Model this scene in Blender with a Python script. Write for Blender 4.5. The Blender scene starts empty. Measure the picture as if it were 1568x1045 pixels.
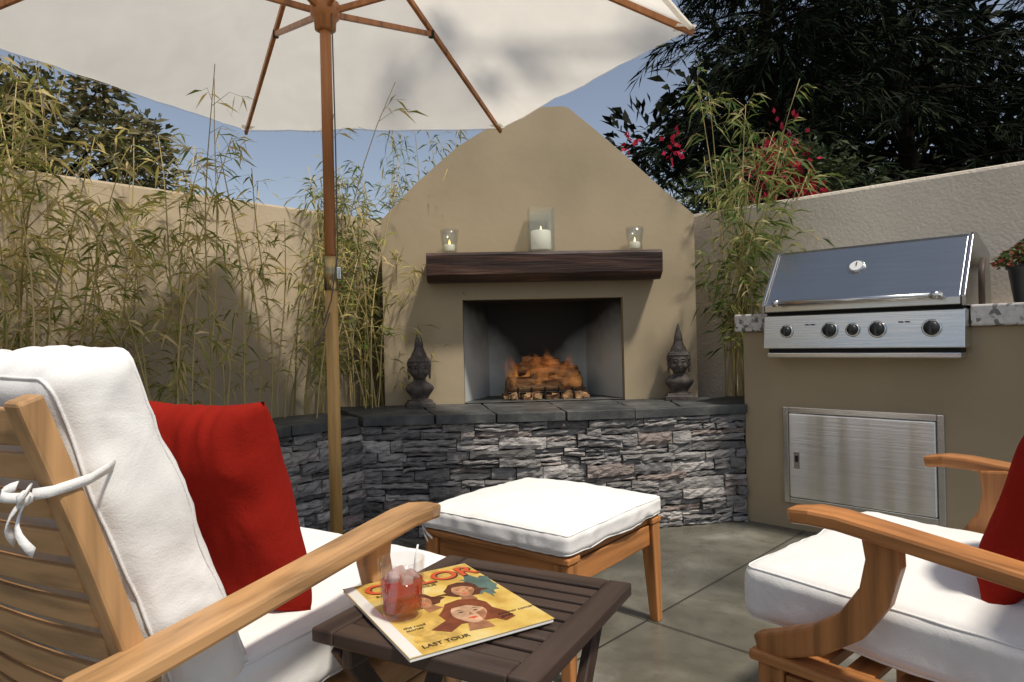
import bpy, bmesh, math, random
from mathutils import Vector, Matrix, noise
R = random.Random(7)
scn = bpy.context.scene
scn.view_settings.view_transform = 'Standard'
scn.view_settings.look = 'None'
scn.view_settings.exposure = 0

# ------------------------------------------------------------ materials
def newmat(name):
    m = bpy.data.materials.new(name); m.use_nodes = True
    nt = m.node_tree; nt.nodes.clear()
    out = nt.nodes.new('ShaderNodeOutputMaterial')
    return m, nt, out
def N(nt, t, **kw):
    n = nt.nodes.new(t)
    for k, v in kw.items():
        if k in n.inputs: n.inputs[k].default_value = v
        else: setattr(n, k, v)
    return n
def coords(nt, scale=(1,1,1), rot=(0,0,0)):
    tc = N(nt,'ShaderNodeTexCoord'); mp = N(nt,'ShaderNodeMapping')
    mp.inputs['Scale'].default_value = scale; mp.inputs['Rotation'].default_value = rot
    nt.links.new(tc.outputs['Object'], mp.inputs['Vector'])
    return mp.outputs['Vector']
def ramp(nt, fac, stops):
    r = N(nt,'ShaderNodeValToRGB')
    while len(r.color_ramp.elements) < len(stops): r.color_ramp.elements.new(0.5)
    for e,(p,c) in zip(r.color_ramp.elements, stops):
        e.position = p; e.color = (c[0],c[1],c[2],1)
    nt.links.new(fac, r.inputs['Fac']); return r.outputs['Color']
def noise_mat(name, stops, scale=5, stretch=(1,1,1), rough=.7, bump=.2, bscale=None, bdist=.01, metal=0, detail=4, spec=.4, bstretch=None):
    m, nt, out = newmat(name)
    v = coords(nt, stretch)
    n = N(nt,'ShaderNodeTexNoise', Scale=scale, Detail=detail); nt.links.new(v, n.inputs['Vector'])
    col = ramp(nt, n.outputs['Fac'], stops)
    b = N(nt,'ShaderNodeBsdfPrincipled', Roughness=rough, Metallic=metal)
    b.inputs['Specular IOR Level'].default_value = spec
    nt.links.new(col, b.inputs['Base Color'])
    if bump:
        v2 = coords(nt, bstretch or stretch)
        n2 = N(nt,'ShaderNodeTexNoise', Scale=bscale or scale*4, Detail=4); nt.links.new(v2, n2.inputs['Vector'])
        bp = N(nt,'ShaderNodeBump', Strength=bump, Distance=bdist)
        nt.links.new(n2.outputs['Fac'], bp.inputs['Height']); nt.links.new(bp.outputs['Normal'], b.inputs['Normal'])
    nt.links.new(b.outputs['BSDF'], out.inputs['Surface'])
    return m
def sc(c,k): return tuple(min(1,x*k) for x in c)
def stucco(name, c, bscale=60, bump=.35):
    return noise_mat(name, [(.3,sc(c,.84)),(.55,c),(.75,sc(c,1.08))], scale=1.7, rough=.92, bump=bump, bscale=bscale, bdist=.006, spec=.15, detail=6)
def teak(name, c, axis):
    st = [14,14,14]; st[axis] = .9
    return noise_mat(name, [(.3,sc(c,.55)),(.5,c),(.7,sc(c,1.25))], scale=3, stretch=st, rough=.40, bump=.15, bscale=9, bdist=.003, spec=.4)
def island_mat(name, stops, rough=.55, transl=.35, spec=.3):
    m, nt, out = newmat(name)
    g = N(nt,'ShaderNodeNewGeometry')
    col = ramp(nt, g.outputs['Random Per Island'], stops)
    b = N(nt,'ShaderNodeBsdfPrincipled', Roughness=rough); b.inputs['Specular IOR Level'].default_value = spec
    nt.links.new(col, b.inputs['Base Color'])
    if transl:
        t = N(nt,'ShaderNodeBsdfTranslucent'); nt.links.new(col, t.inputs['Color'])
        mx = N(nt,'ShaderNodeMixShader', Fac=transl)
        nt.links.new(b.outputs[0], mx.inputs[1]); nt.links.new(t.outputs[0], mx.inputs[2])
        nt.links.new(mx.outputs[0], out.inputs['Surface'])
    else:
        nt.links.new(b.outputs[0], out.inputs['Surface'])
    return m
def plain(name, c, rough=.5, metal=0, spec=.5, emit=None, es=0):
    m, nt, out = newmat(name)
    b = N(nt,'ShaderNodeBsdfPrincipled', Roughness=rough, Metallic=metal)
    b.inputs['Base Color'].default_value = (*c,1); b.inputs['Specular IOR Level'].default_value = spec
    if emit: b.inputs['Emission Color'].default_value=(*emit,1); b.inputs['Emission Strength'].default_value=es
    nt.links.new(b.outputs[0], out.inputs['Surface']); return m
def thin_glass(name, tint=(1,1,1), mx_=.55):
    m, nt, out = newmat(name)
    t = N(nt,'ShaderNodeBsdfTransparent'); t.inputs['Color'].default_value=(*tint,1)
    g = N(nt,'ShaderNodeBsdfGlossy', Roughness=.03)
    f = N(nt,'ShaderNodeLayerWeight', Blend=.35)
    mr = N(nt,'ShaderNodeMapRange'); mr.inputs['To Min'].default_value=.04; mr.inputs['To Max'].default_value=mx_
    nt.links.new(f.outputs['Facing'], mr.inputs['Value'])
    mx = N(nt,'ShaderNodeMixShader'); nt.links.new(mr.outputs[0], mx.inputs[0])
    nt.links.new(t.outputs[0], mx.inputs[1]); nt.links.new(g.outputs[0], mx.inputs[2])
    nt.links.new(mx.outputs[0], out.inputs['Surface']); return m
def fabric(name, c, transl=0, bump=.25, bscale=350):
    m, nt, out = newmat(name)
    v = coords(nt)
    n = N(nt,'ShaderNodeTexNoise', Scale=bscale, Detail=2); nt.links.new(v, n.inputs['Vector'])
    n3 = N(nt,'ShaderNodeTexNoise', Scale=7, Detail=4, Distortion=.6); nt.links.new(v, n3.inputs['Vector'])
    col = ramp(nt, n3.outputs['Fac'], [(.3,sc(c,.93)),(.7,c)])
    b = N(nt,'ShaderNodeBsdfPrincipled', Roughness=1); b.inputs['Specular IOR Level'].default_value=.03
    nt.links.new(col, b.inputs['Base Color'])
    ad = N(nt,'ShaderNodeMath', operation='MULTIPLY_ADD'); nt.links.new(n.outputs['Fac'], ad.inputs[0]); ad.inputs[1].default_value=.08
    nt.links.new(n3.outputs['Fac'], ad.inputs[2])
    bp = N(nt,'ShaderNodeBump', Strength=bump, Distance=.02)
    nt.links.new(ad.outputs[0], bp.inputs['Height']); nt.links.new(bp.outputs[0], b.inputs['Normal'])
    if transl:
        t = N(nt,'ShaderNodeBsdfTranslucent'); nt.links.new(col, t.inputs['Color'])
        mx = N(nt,'ShaderNodeMixShader', Fac=transl)
        nt.links.new(b.outputs[0], mx.inputs[1]); nt.links.new(t.outputs[0], mx.inputs[2]); nt.links.new(mx.outputs[0], out.inputs['Surface'])
    else: nt.links.new(b.outputs[0], out.inputs['Surface'])
    return m
def brushed(name, c, rough, zf, zd, xf, xd):
    m, nt, out = newmat(name)
    b = N(nt,'ShaderNodeBsdfPrincipled', Roughness=rough, Metallic=1)
    n1 = N(nt,'ShaderNodeTexNoise', Scale=1, Detail=2); nt.links.new(coords(nt,(4,zf,zf)), n1.inputs['Vector'])
    n2 = N(nt,'ShaderNodeTexNoise', Scale=1, Detail=1); nt.links.new(coords(nt,(xf,.2,.3)), n2.inputs['Vector'])
    col = ramp(nt, n1.outputs['Fac'], [(.3,sc(c,.92)),(.7,sc(c,1.05))]); nt.links.new(col, b.inputs['Base Color'])
    b1 = N(nt,'ShaderNodeBump', Strength=1, Distance=zd); nt.links.new(n1.outputs['Fac'], b1.inputs['Height'])
    b2 = N(nt,'ShaderNodeBump', Strength=1, Distance=xd); nt.links.new(n2.outputs['Fac'], b2.inputs['Height']); nt.links.new(b1.outputs[0], b2.inputs['Normal'])
    nt.links.new(b2.outputs[0], b.inputs['Normal']); nt.links.new(b.outputs[0], out.inputs['Surface']); return m

M_fire_wall = stucco('stucco_tan', (.39,.315,.21), 25, .18)
M_left_wall = stucco('stucco_sand', (.50,.41,.29), 40, .25)
M_right_wall = stucco('stucco_light', (.74,.65,.53), 70, .8)
M_island = stucco('stucco_brown', (.41,.325,.21), 30, .15)
M_steel = brushed('stainless_steel', (.68,.68,.67), .22, 300, .0004, 3, .002)
M_steel_l = brushed('stainless_steel_lid', (.50,.50,.49), .27, 260, .0003, 2.6, .010)
M_steel_v = brushed('stainless_steel_door', (.97,.97,.96), .34, 200, .0011, 7.0, .030)
M_black = plain('black_plastic', (.015,.015,.015), .35)
M_dark = plain('dark_gap', (.01,.01,.01), .8)
M_white = fabric('white_canvas', (.82,.81,.79), bump=.3)
M_red = fabric('red_canvas', (.27,.016,.010), bump=.4)
M_canopy = fabric('umbrella_canvas', (.88,.84,.76), transl=.66, bump=.15)
TE = (.46,.26,.115)
M_teak = [teak('teak_%s'%a, TE, i) for i,a in enumerate('xyz')]
TO = (.43,.18,.058)
M_teako = [teak('teak_orange_%s'%a, TO, i) for i,a in enumerate('xyz')]
TD = (.055,.036,.028)
M_tdark = [teak('dark_wood_%s'%a, TD, i) for i,a in enumerate('xyz')]
M_mantel = noise_mat('mantel_wood', [(.3,(.014,.007,.005)),(.5,(.036,.016,.011)),(.72,(.085,.04,.026))], scale=2.2, stretch=(1,14,14), rough=.5, bump=.6, bscale=5, bdist=.008)
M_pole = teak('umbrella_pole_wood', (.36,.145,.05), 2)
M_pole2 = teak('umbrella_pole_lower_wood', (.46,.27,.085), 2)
M_buddha = noise_mat('carved_stone', [(.35,(.045,.036,.032)),(.6,(.10,.082,.072)),(.8,(.18,.15,.13))], scale=22, rough=.7, bump=.4, bscale=90, bdist=.003)
M_soil = noise_mat('soil_mat', [(.3,(.05,.035,.022)),(.7,(.13,.09,.06))], scale=20, rough=1, bump=.8, bdist=.02)
M_slate = noise_mat('slate_cap', [(.3,(.034,.037,.037)),(.55,(.070,.073,.072)),(.8,(.14,.14,.135))], scale=9, rough=.6, bump=.7, bscale=35, bdist=.006)

def stone_material():
    m, nt, out = newmat('ledge_stone')
    g = N(nt,'ShaderNodeNewGeometry')
    c1 = ramp(nt, g.outputs['Random Per Island'], [(0,(.11,.105,.10)),(.25,(.24,.228,.222)),(.45,(.37,.35,.335)),(.62,(.17,.165,.163)),(.8,(.50,.47,.45)),(1,(.27,.215,.19))])
    v = coords(nt,(1,1,3))
    n = N(nt,'ShaderNodeTexNoise', Scale=14, Detail=7, Roughness=.65); nt.links.new(v, n.inputs['Vector'])
    c2 = ramp(nt, n.outputs['Fac'], [(.3,(.33,.33,.33)),(.52,(.95,.95,.95)),(.72,(1.0,1.0,1.0))])
    mx = N(nt,'ShaderNodeMixRGB', blend_type='MULTIPLY'); mx.inputs[0].default_value=.9
    nt.links.new(c1, mx.inputs[1]); nt.links.new(c2, mx.inputs[2])
    b = N(nt,'ShaderNodeBsdfPrincipled', Roughness=.6); b.inputs['Specular IOR Level'].default_value=.5
    nt.links.new(mx.outputs[0], b.inputs['Base Color'])
    v2 = coords(nt,(1,1,2.5))
    n2 = N(nt,'ShaderNodeTexNoise', Scale=28, Detail=7, Roughness=.6); nt.links.new(v2, n2.inputs['Vector'])
    bp = N(nt,'ShaderNodeBump', Strength=.95, Distance=.017); nt.links.new(n2.outputs['Fac'], bp.inputs['Height']); nt.links.new(bp.outputs[0], b.inputs['Normal'])
    nt.links.new(b.outputs[0], out.inputs['Surface']); return m
M_stone = stone_material()

def granite():
    m, nt, out = newmat('granite_counter')
    v = coords(nt)
    vo = N(nt,'ShaderNodeTexVoronoi', Scale=60, feature='F1'); nt.links.new(v, vo.inputs['Vector'])
    n = N(nt,'ShaderNodeTexNoise', Scale=22, Detail=5); nt.links.new(v, n.inputs['Vector'])
    c1 = ramp(nt, vo.outputs['Color'], [(0,(.04,.035,.03)),(.28,(.06,.05,.045)),(.32,(.50,.47,.43)),(.7,(.62,.59,.56)),(1,(.30,.26,.22))])
    c2 = ramp(nt, n.outputs['Fac'], [(.4,(.62,.6,.57)),(.6,(.5,.47,.43))])
    mx = N(nt,'ShaderNodeMixRGB'); mx.inputs[0].default_value=.2; nt.links.new(c1,mx.inputs[1]); nt.links.new(c2,mx.inputs[2])
    b = N(nt,'ShaderNodeBsdfPrincipled', Roughness=.3); nt.links.new(mx.outputs[0], b.inputs['Base Color'])
    nt.links.new(b.outputs[0], out.inputs['Surface']); return m
M_granite = granite()

def floor_mat():
    m, nt, out = newmat('patio_concrete')
    v = coords(nt)
    n = N(nt,'ShaderNodeTexNoise', Scale=2.3, Detail=7, Roughness=.62, Distortion=.7); nt.links.new(v, n.inputs['Vector'])
    n2 = N(nt,'ShaderNodeTexNoise', Scale=11, Detail=6); nt.links.new(v, n2.inputs['Vector'])
    c1 = ramp(nt, n.outputs['Fac'], [(.32,(.095,.09,.07)),(.47,(.135,.128,.102)),(.57,(.18,.17,.14)),(.68,(.29,.28,.24))])
    c2 = ramp(nt, n2.outputs['Fac'], [(.3,(.75,.75,.75)),(.6,(1,1,1))])
    mx = N(nt,'ShaderNodeMixRGB', blend_type='MULTIPLY'); mx.inputs[0].default_value=.7; nt.links.new(c1,mx.inputs[1]); nt.links.new(c2,mx.inputs[2])
    b = N(nt,'ShaderNodeBsdfPrincipled', Roughness=.45)
    nt.links.new(mx.outputs[0], b.inputs['Base Color'])
    rr = N(nt,'ShaderNodeMapRange'); rr.inputs['To Min'].default_value=.16; rr.inputs['To Max'].default_value=.42
    nt.links.new(n2.outputs['Fac'], rr.inputs['Value']); nt.links.new(rr.outputs[0], b.inputs['Roughness'])
    bp = N(nt,'ShaderNodeBump', Strength=.2, Distance=.006); nt.links.new(n2.outputs['Fac'], bp.inputs['Height']); nt.links.new(bp.outputs[0], b.inputs['Normal'])
    nt.links.new(b.outputs[0], out.inputs['Surface']); return m
M_floor = floor_mat()
M_ground = noise_mat('ground_mat', [(.3,(.07,.07,.045)),(.7,(.16,.14,.10))], scale=.6, rough=1, bump=.3)
M_joint = plain('joint_mat', (.035,.034,.03), .8)

# ------------------------------------------------------------ mesh helpers
def empty(name, loc=(0,0,0), rz=0):
    e = bpy.data.objects.new(name, None); scn.collection.objects.link(e)
    e.location = loc; e.rotation_euler = (0,0,rz); e.empty_display_size=.1
    return e
def mesh(name, verts, faces, mat, parent=None, smooth=False, bevel=0, loc=None, rot=None):
    me = bpy.data.meshes.new(name); me.from_pydata([tuple(v) for v in verts], [], faces); me.update()
    o = bpy.data.objects.new(name, me); scn.collection.objects.link(o)
    if mat: me.materials.append(mat)
    if parent: o.parent = parent
    if loc: o.location = loc
    if rot: o.rotation_euler = rot
    if len(faces) < 20000:
        bm = bmesh.new(); bm.from_mesh(me); bmesh.ops.recalc_face_normals(bm, faces=bm.faces); bm.to_mesh(me); bm.free()
    if smooth:
        for p in me.polygons: p.use_smooth = True
    if bevel:
        b = o.modifiers.new('bevel','BEVEL'); b.width = bevel; b.segments = 2; b.limit_method='ANGLE'
    return o
BF = [(0,1,3,2),(4,6,7,5),(0,4,5,1),(2,3,7,6),(0,2,6,4),(1,5,7,3)]
def boxv(x0,x1,y0,y1,z0,z1):
    return [(x,y,z) for x in (x0,x1) for y in (y0,y1) for z in (z0,z1)]
def box(name, x0,x1,y0,y1,z0,z1, mat, parent=None, bevel=.003, **kw):
    return mesh(name, boxv(x0,x1,y0,y1,z0,z1), BF, mat, parent, bevel=bevel, **kw)
def prism(name, pts, a0, a1, plane, mat, parent=None, bevel=0, **kw):
    def f(p,a):
        return {'xz':(p[0],a,p[1]),'yz':(a,p[0],p[1]),'xy':(p[0],p[1],a)}[plane]
    n = len(pts)
    v = [f(p,a0) for p in pts]+[f(p,a1) for p in pts]
    fc = [tuple(range(n)), tuple(range(2*n-1,n-1,-1))]+[(i,(i+1)%n,n+(i+1)%n,n+i) for i in range(n)]
    return mesh(name, v, fc, mat, parent, bevel=bevel, **kw)
def sweep_rect(name, pts, widths, thick, side, mat, parent=None, bevel=.004, smooth=False):
    side = Vector(side).normalized(); v=[]; f=[]
    P=[Vector(p) for p in pts]; n=len(P)
    for i,p in enumerate(P):
        t=(P[min(i+1,n-1)]-P[max(i-1,0)]).normalized(); u=side.cross(t).normalized()
        w=widths[i] if isinstance(widths,(list,tuple)) else widths
        th=thick[i] if isinstance(thick,(list,tuple)) else thick
        for a,b in ((-1,-1),(1,-1),(1,1),(-1,1)): v.append(p+side*a*w/2+u*b*th/2)
    for i in range(n-1):
        for k in range(4):
            f.append((i*4+k,i*4+(k+1)%4,(i+1)*4+(k+1)%4,(i+1)*4+k))
    f.append((0,1,2,3)); f.append(tuple((n-1)*4+k for k in (3,2,1,0)))
    return mesh(name, v, f, mat, parent, bevel=bevel, smooth=smooth)
def tube_data(pts, rad, seg=6, V=None, F=None):
    V = [] if V is None else V; F = [] if F is None else F
    P=[Vector(p) for p in pts]; n=len(P); base=len(V)
    ref=Vector((0,0,1))
    if abs((P[-1]-P[0]).normalized().z)>.9: ref=Vector((1,0,0))
    for i,p in enumerate(P):
        t=(P[min(i+1,n-1)]-P[max(i-1,0)]).normalized(); a=t.cross(ref).normalized(); b=t.cross(a)
        r=rad[i] if isinstance(rad,(list,tuple)) else rad
        for k in range(seg):
            an=2*math.pi*k/seg; V.append(tuple(p+a*math.cos(an)*r+b*math.sin(an)*r))
    for i in range(n-1):
        for k in range(seg):
            F.append((base+i*seg+k,base+i*seg+(k+1)%seg,base+(i+1)*seg+(k+1)%seg,base+(i+1)*seg+k))
    F.append(tuple(base+k for k in range(seg))[::-1]); F.append(tuple(base+(n-1)*seg+k for k in range(seg)))
    return V,F
def tube(name, pts, rad, mat, parent=None, seg=12, smooth=True):
    V,F = tube_data(pts,rad,seg); return mesh(name,V,F,mat,parent,smooth=smooth)
def lathe_data(prof, c=(0,0,0), seg=24, V=None, F=None, sx=1, sy=1, a0=0):
    V = [] if V is None else V; F = [] if F is None else F; base=len(V); n=len(prof)
    for r,z in prof:
        for k in range(seg):
            a=2*math.pi*k/seg+a0; V.append((c[0]+r*math.cos(a)*sx,c[1]+r*math.sin(a)*sy,c[2]+z))
    for i in range(n-1):
        for k in range(seg):
            F.append((base+i*seg+k,base+i*seg+(k+1)%seg,base+(i+1)*seg+(k+1)%seg,base+(i+1)*seg+k))
    F.append(tuple(base+k for k in range(seg))[::-1]); F.append(tuple(base+(n-1)*seg+k for k in range(seg)))
    return V,F
def lathe(name, prof, c, mat, parent=None, seg=28, smooth=True, a0=0, **kw):
    V,F = lathe_data(prof,c,seg,a0=a0)
    return mesh(name,V,F,mat,parent,smooth=smooth, **kw)
def cushion(name, sx, sy, sz, mat, parent, loc, rot=(0,0,0), r=.03, puff=.015, wr=.005, seed=0, n=40, fscale=6):
    bm = bmesh.new(); bmesh.ops.create_cube(bm, size=2)
    bmesh.ops.subdivide_edges(bm, edges=bm.edges[:], cuts=n, use_grid_fill=True)
    h = Vector((sx/2,sy/2,sz/2))
    def deform(q,u,nn):
        q=q.copy()
        q.z += u.z*puff*(1-u.x**2)*(1-u.y**2)
        nz = noise.noise(Vector((q.x*fscale+seed,q.y*fscale*1.3,q.z*fscale*.8)))
        e = max(abs(u.x),abs(u.y))**3
        cr = abs(noise.noise(Vector((q.x*fscale*3.2,q.y*fscale*3.0+seed,q.z*14+seed))))
        q += nn*(nz*wr - cr*wr*(.4+.9*e))
        return q
    for v in bm.verts:
        u = v.co.copy()
        uu = Vector([math.copysign(abs(c)**.75 if abs(c)<1 else 1,c) for c in u])
        q = Vector((uu.x*h.x,uu.y*h.y,uu.z*h.z))
        inn = Vector([max(-(h[i]-r),min(h[i]-r,q[i])) for i in range(3)])
        d = q-inn
        nn = d.normalized() if d.length>1e-6 else Vector((0,0,1))
        v.co = deform(inn+nn*r, uu, nn)
    me = bpy.data.meshes.new(name); bm.to_mesh(me); bm.free()
    for p in me.polygons: p.use_smooth=True
    me.materials.append(mat)
    o = bpy.data.objects.new(name, me); scn.collection.objects.link(o); o.parent=parent; o.location=loc; o.rotation_euler=rot
    V=[];F=[]
    k7=.7071
    for zz in (1,-1):
        pts=[]; ix,iy=h.x-r,h.y-r
        def add(x,y,a):
            nn=Vector((math.cos(a)*k7,math.sin(a)*k7,zz*k7)); q=Vector((x,y,zz*(h.z-r)))+nn*r
            pts.append(deform(q,Vector((q.x/h.x,q.y/h.y,zz*1.0)),nn)-nn*.0002)
        m=26
        for (xa,ya,xb,yb,a) in ((ix,-iy,ix,iy,0),(ix,iy,-ix,iy,math.pi/2),(-ix,iy,-ix,-iy,math.pi),(-ix,-iy,ix,-iy,1.5*math.pi)):
            for i in range(m+1): add(xa+(xb-xa)*i/m,ya+(yb-ya)*i/m,a)
            for i in range(1,4): add(xb,yb,a+math.pi/8*i)
        pts.append(pts[0].copy())
        tube_data(pts,.0024,6,V,F)
    p = mesh(name+'_piping',V,F,mat,parent,smooth=True); p.location=loc; p.rotation_euler=rot
    return o
def pillow(name, a, b, T, mat, parent, loc, rot, seed=0):
    n=44; V=[];F=[]
    for s in (1,-1):
        base=len(V)
        for i in range(n+1):
            for j in range(n+1):
                u=-1+2*i/n; v=-1+2*j/n
                x=a*u*(1-.07*(1-v*v)*u*u); z=b*v*(1-.07*(1-u*u)*v*v)
                t=T*((1-u**4)*(1-v**4))**.5
                w=noise.noise(Vector((x*9+seed,z*9,s*3)))*.010
                e=max(abs(u),abs(v)); cr=abs(noise.noise(Vector((x*24,z*10+seed,s))))
                w-=cr*.018*e*e
                t2=max(0,t+w*min(1,t/T*2.5))
                V.append((x,s*t2,z))
        for i in range(n):
            for j in range(n):
                k=base+i*(n+1)+j; q=(k,k+1,k+n+2,k+n+1); F.append(q if s>0 else q[::-1])
    o=mesh(name,V,F,mat,parent,smooth=True)
    bm=bmesh.new(); bm.from_mesh(o.data); bmesh.ops.remove_doubles(bm,verts=bm.verts,dist=.0005); bmesh.ops.recalc_face_normals(bm,faces=bm.faces); bm.to_mesh(o.data); bm.free()
    o.location=loc; o.rotation_euler=rot
    return o

# ------------------------------------------------------------ camera / light / sky
cam = bpy.data.cameras.new('camera'); co = bpy.data.objects.new('camera', cam); scn.collection.objects.link(co)
co.location=(0,0,.96); co.rotation_euler=(math.pi/2, math.radians(1.3), 0)
cam.lens=23.65; cam.sensor_width=36; cam.shift_y=-.0016; cam.clip_start=.02; cam.clip_end=1000
scn.camera=co
el=math.radians(60); S=Vector((.68*math.cos(el),-.735*math.cos(el),math.sin(el))).normalized()
sl=bpy.data.lights.new('sun','SUN'); sl.energy=3.9; sl.angle=math.radians(5); sl.color=(1,.92,.80)
so=bpy.data.objects.new('sun',sl); scn.collection.objects.link(so); so.rotation_euler=S.to_track_quat('Z','Y').to_euler(); so.location=(3,-4,6)
w=bpy.data.worlds.new('World'); scn.world=w; w.use_nodes=True
nt=w.node_tree; bg=nt.nodes['Background']; sky=nt.nodes.new('ShaderNodeTexSky'); sky.sky_type='NISHITA'; sky.sun_disc=False
sky.sun_elevation=el; sky.sun_rotation=math.atan2(S.x,S.y); sky.air_density=1.0; sky.dust_density=.8; sky.ozone_density=1.8
hs=nt.nodes.new('ShaderNodeHueSaturation'); hs.inputs['Saturation'].default_value=.66
nt.links.new(sky.outputs[0],hs.inputs['Color']); nt.links.new(hs.outputs[0],bg.inputs[0]); bg.inputs[1].default_value=.108

# ------------------------------------------------------------ ground
g=mesh('ground',[(-150,-150,-.02),(150,-150,-.02),(150,150,-.02),(-150,150,-.02)],[(0,1,2,3)],M_ground)
aR=math.atan2(-.699,.715)
pf=empty('patio_floor',(1.19,3.47,0),aR)
mesh('slab',[(-3.2,-6,0),(5,-6,0),(5,1.2,0),(-3.2,1.2,0)],[(0,1,2,3)],M_floor,pf)
V=[];F=[]
def strip(x0,x1,y0,y1):
    b=len(V); V.extend([(x0,y0,.004),(x1,y0,.004),(x1,y1,.004),(x0,y1,.004)]); F.append((b,b+1,b+2,b+3))
for yy in (-1.385,-2.6,-3.8): strip(-3.2,5,yy-.0025,yy+.0025)
for xx in (-.95,.30,1.5): strip(xx-.0025,xx+.0025,-6,-.02)
mesh('joints',V,F,M_joint,pf)

# ------------------------------------------------------------ walls
aL=math.atan2(.738,.675)
lw=empty('garden_wall',(-2.115,2.80,0),aL)
box('wall_body',-4.5,3.34,0,.2,-.02,1.73,M_left_wall,lw,bevel=.012)
rw=empty('garden_wall',(1.19,3.47,0),aR)
box('wall_body',-2.0,5,.55,.75,-.02,1.73,M_right_wall,rw,bevel=.02)

# bbq island
isl=empty('barbecue_island',(1.19,3.47,0),aR)
box('island_body',0,3.2,0,.545,-.02,.972,M_island,isl,bevel=.006)
box('counter_left',-.03,.158,-.035,.545,.972,1.06,M_granite,isl,bevel=.008)
box('counter_right',.992,3.3,-.035,.545,.972,1.06,M_granite,isl,bevel=.008)
box('counter_back',.158,.992,.44,.545,.974,1.058,M_granite,isl,bevel=.002)
# access door
ad=empty('access_door',(1.19,3.47,0),aR)
x0,x1,z0,z1=.2025,.889,.128,.599; f=.028
box('frame_left',x0,x0+f,-.016,.004,z0,z1,M_steel,ad,bevel=.004)
box('frame_right',x1-f,x1,-.016,.004,z0,z1,M_steel,ad,bevel=.004)
box('frame_top',x0+f,x1-f,-.0155,.004,z1-f,z1,M_steel,ad,bevel=.003)
box('frame_bottom',x0+f,x1-f,-.0155,.004,z0,z0+f,M_steel,ad,bevel=.003)
box('door_panel',x0+f+.003,x1-f-.003,-.022,.002,z0+f+.003,z1-f-.003,M_steel_v,ad,bevel=.006)
box('latch',x0+.055,x0+.085,-.027,-.0225,.30,.385,M_steel,ad,bevel=.003)
box('latch_slot',x0+.063,x0+.077,-.0285,-.0272,.335,.365,M_dark,ad,bevel=0)

# grill
gr=empty('gas_grill',(1.19,3.47,0),aR)
prism('control_panel',[(-.125,.885),(-.105,1.045),(.10,1.045),(.10,.885)],.16,.99,'yz',M_steel,gr,bevel=.005)
box('vent_gap',.18,.97,-.10,.05,.868,.884,M_dark,gr,bevel=0)
box('drip_rail',.175,.975,-.115,.05,.842,.867,M_steel,gr,bevel=.006)
box('lid_gap',.17,.98,-.09,.3,1.046,1.058,M_dark,gr,bevel=0)
lidp=[(-.115,1.06),(-.118,1.095),(-.10,1.12),(.07,1.352),(.10,1.366),(.14,1.368),(.40,1.30),(.42,1.06)]
prism('lid',lidp,.172,.978,'yz',M_steel_l,gr,bevel=.006)
lp=[(-.121,1.056),(-.124,1.096),(-.106,1.124),(.066,1.358),(.10,1.373),(.14,1.375),(.41,1.306),(.43,1.056)]
prism('lid_end_left',lp,.156,.171,'yz',M_steel_l,gr,bevel=.003)
prism('lid_end_right',lp,.979,.994,'yz',M_steel_l,gr,bevel=.003)
box('lid_lip',.174,.976,-.124,-.119,1.062,1.094,M_steel,gr,bevel=.002)
tube('handle',[(.235,-.175,1.10),(.915,-.175,1.10)],.0115,M_steel,gr)
for i,x in enumerate((.25,.90)):
    tube('handle_post_%d'%i,[(x,-.105,1.112),(x,-.175,1.10)],.010,M_steel,gr)
    lathe('handle_cap_%d'%i,[(.004,-.014),(.016,-.012),(.016,.012),(.004,.014)],(0,0,0),M_steel,gr).matrix_local=Matrix.Translation((x,-.175,1.10))@Matrix.Rotation(math.pi/2,4,'Y')
sd=Vector((0,.17,.232)).normalized(); sn=Vector((0,-.232,.17)).normalized()
def on_slope(x,k,off): return Vector((x,-.10,1.12))+sd*k+sn*off
rm=sn.to_track_quat('Z','Y').to_matrix().to_4x4()
lathe('thermometer_bezel',[(.036,0),(.036,.008),(.030,.011),(.028,.009)],(0,0,0),M_steel,gr).matrix_local=Matrix.Translation(on_slope(.555,.17,0))@rm
lathe('thermometer_dial',[(.0275,0),(.0275,.0095)],(0,0,0),plain('dial_white',(.75,.75,.72),.3),gr,smooth=False).matrix_local=Matrix.Translation(on_slope(.555,.17,0))@rm
box('thermometer_needle',-.002,.002,-.003,.02,.0105,.012,M_black,gr,bevel=0).matrix_local=Matrix.Translation(on_slope(.555,.17,0))@rm
pn=Vector((0,-.992,.124)).normalized(); rk=pn.to_track_quat('Z','Y').to_matrix().to_4x4()
for i,x in enumerate((.275,.47,.568,.668,.873)):
    r=.037 if i in (1,3,4) else .031
    B=Matrix.Translation((x,-.1145,.968))@rk
    lathe('knob_bezel_%d'%i,[(r,0),(r,.006),(r-.005,.010),(r-.009,.006)],(0,0,0),M_steel,gr).matrix_local=B
    lathe('knob_%d'%i,[(r-.009,.004),(r-.009,.02),(r-.013,.027),(.002,.028)],(0,0,0),M_black,gr).matrix_local=B
    box('knob_grip_%d'%i,-.006,.006,-(r-.010),r-.010,.024,.040,M_black,gr,bevel=.003).matrix_local=B
for i,x in enumerate((.36,.385,.75,.775)):
    box('label_%d'%i,x,x+.018,-.1185,-.1165,.995,.999,M_black,gr,bevel=0)
tube('gas_pipe',[(1.025,.02,1.06),(1.025,.02,1.19),(1.025,.06,1.25)],.012,plain('pipe_brown',(.05,.03,.02),.6),gr)
pp=empty('potted_plant',(0,0,0)); 
base=Vector((1.19,3.47,0))+Vector((.715,-.699,0))*1.15+Vector((.699,.715,0))*.33
pp.location=(base.x,base.y,1.062)
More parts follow.
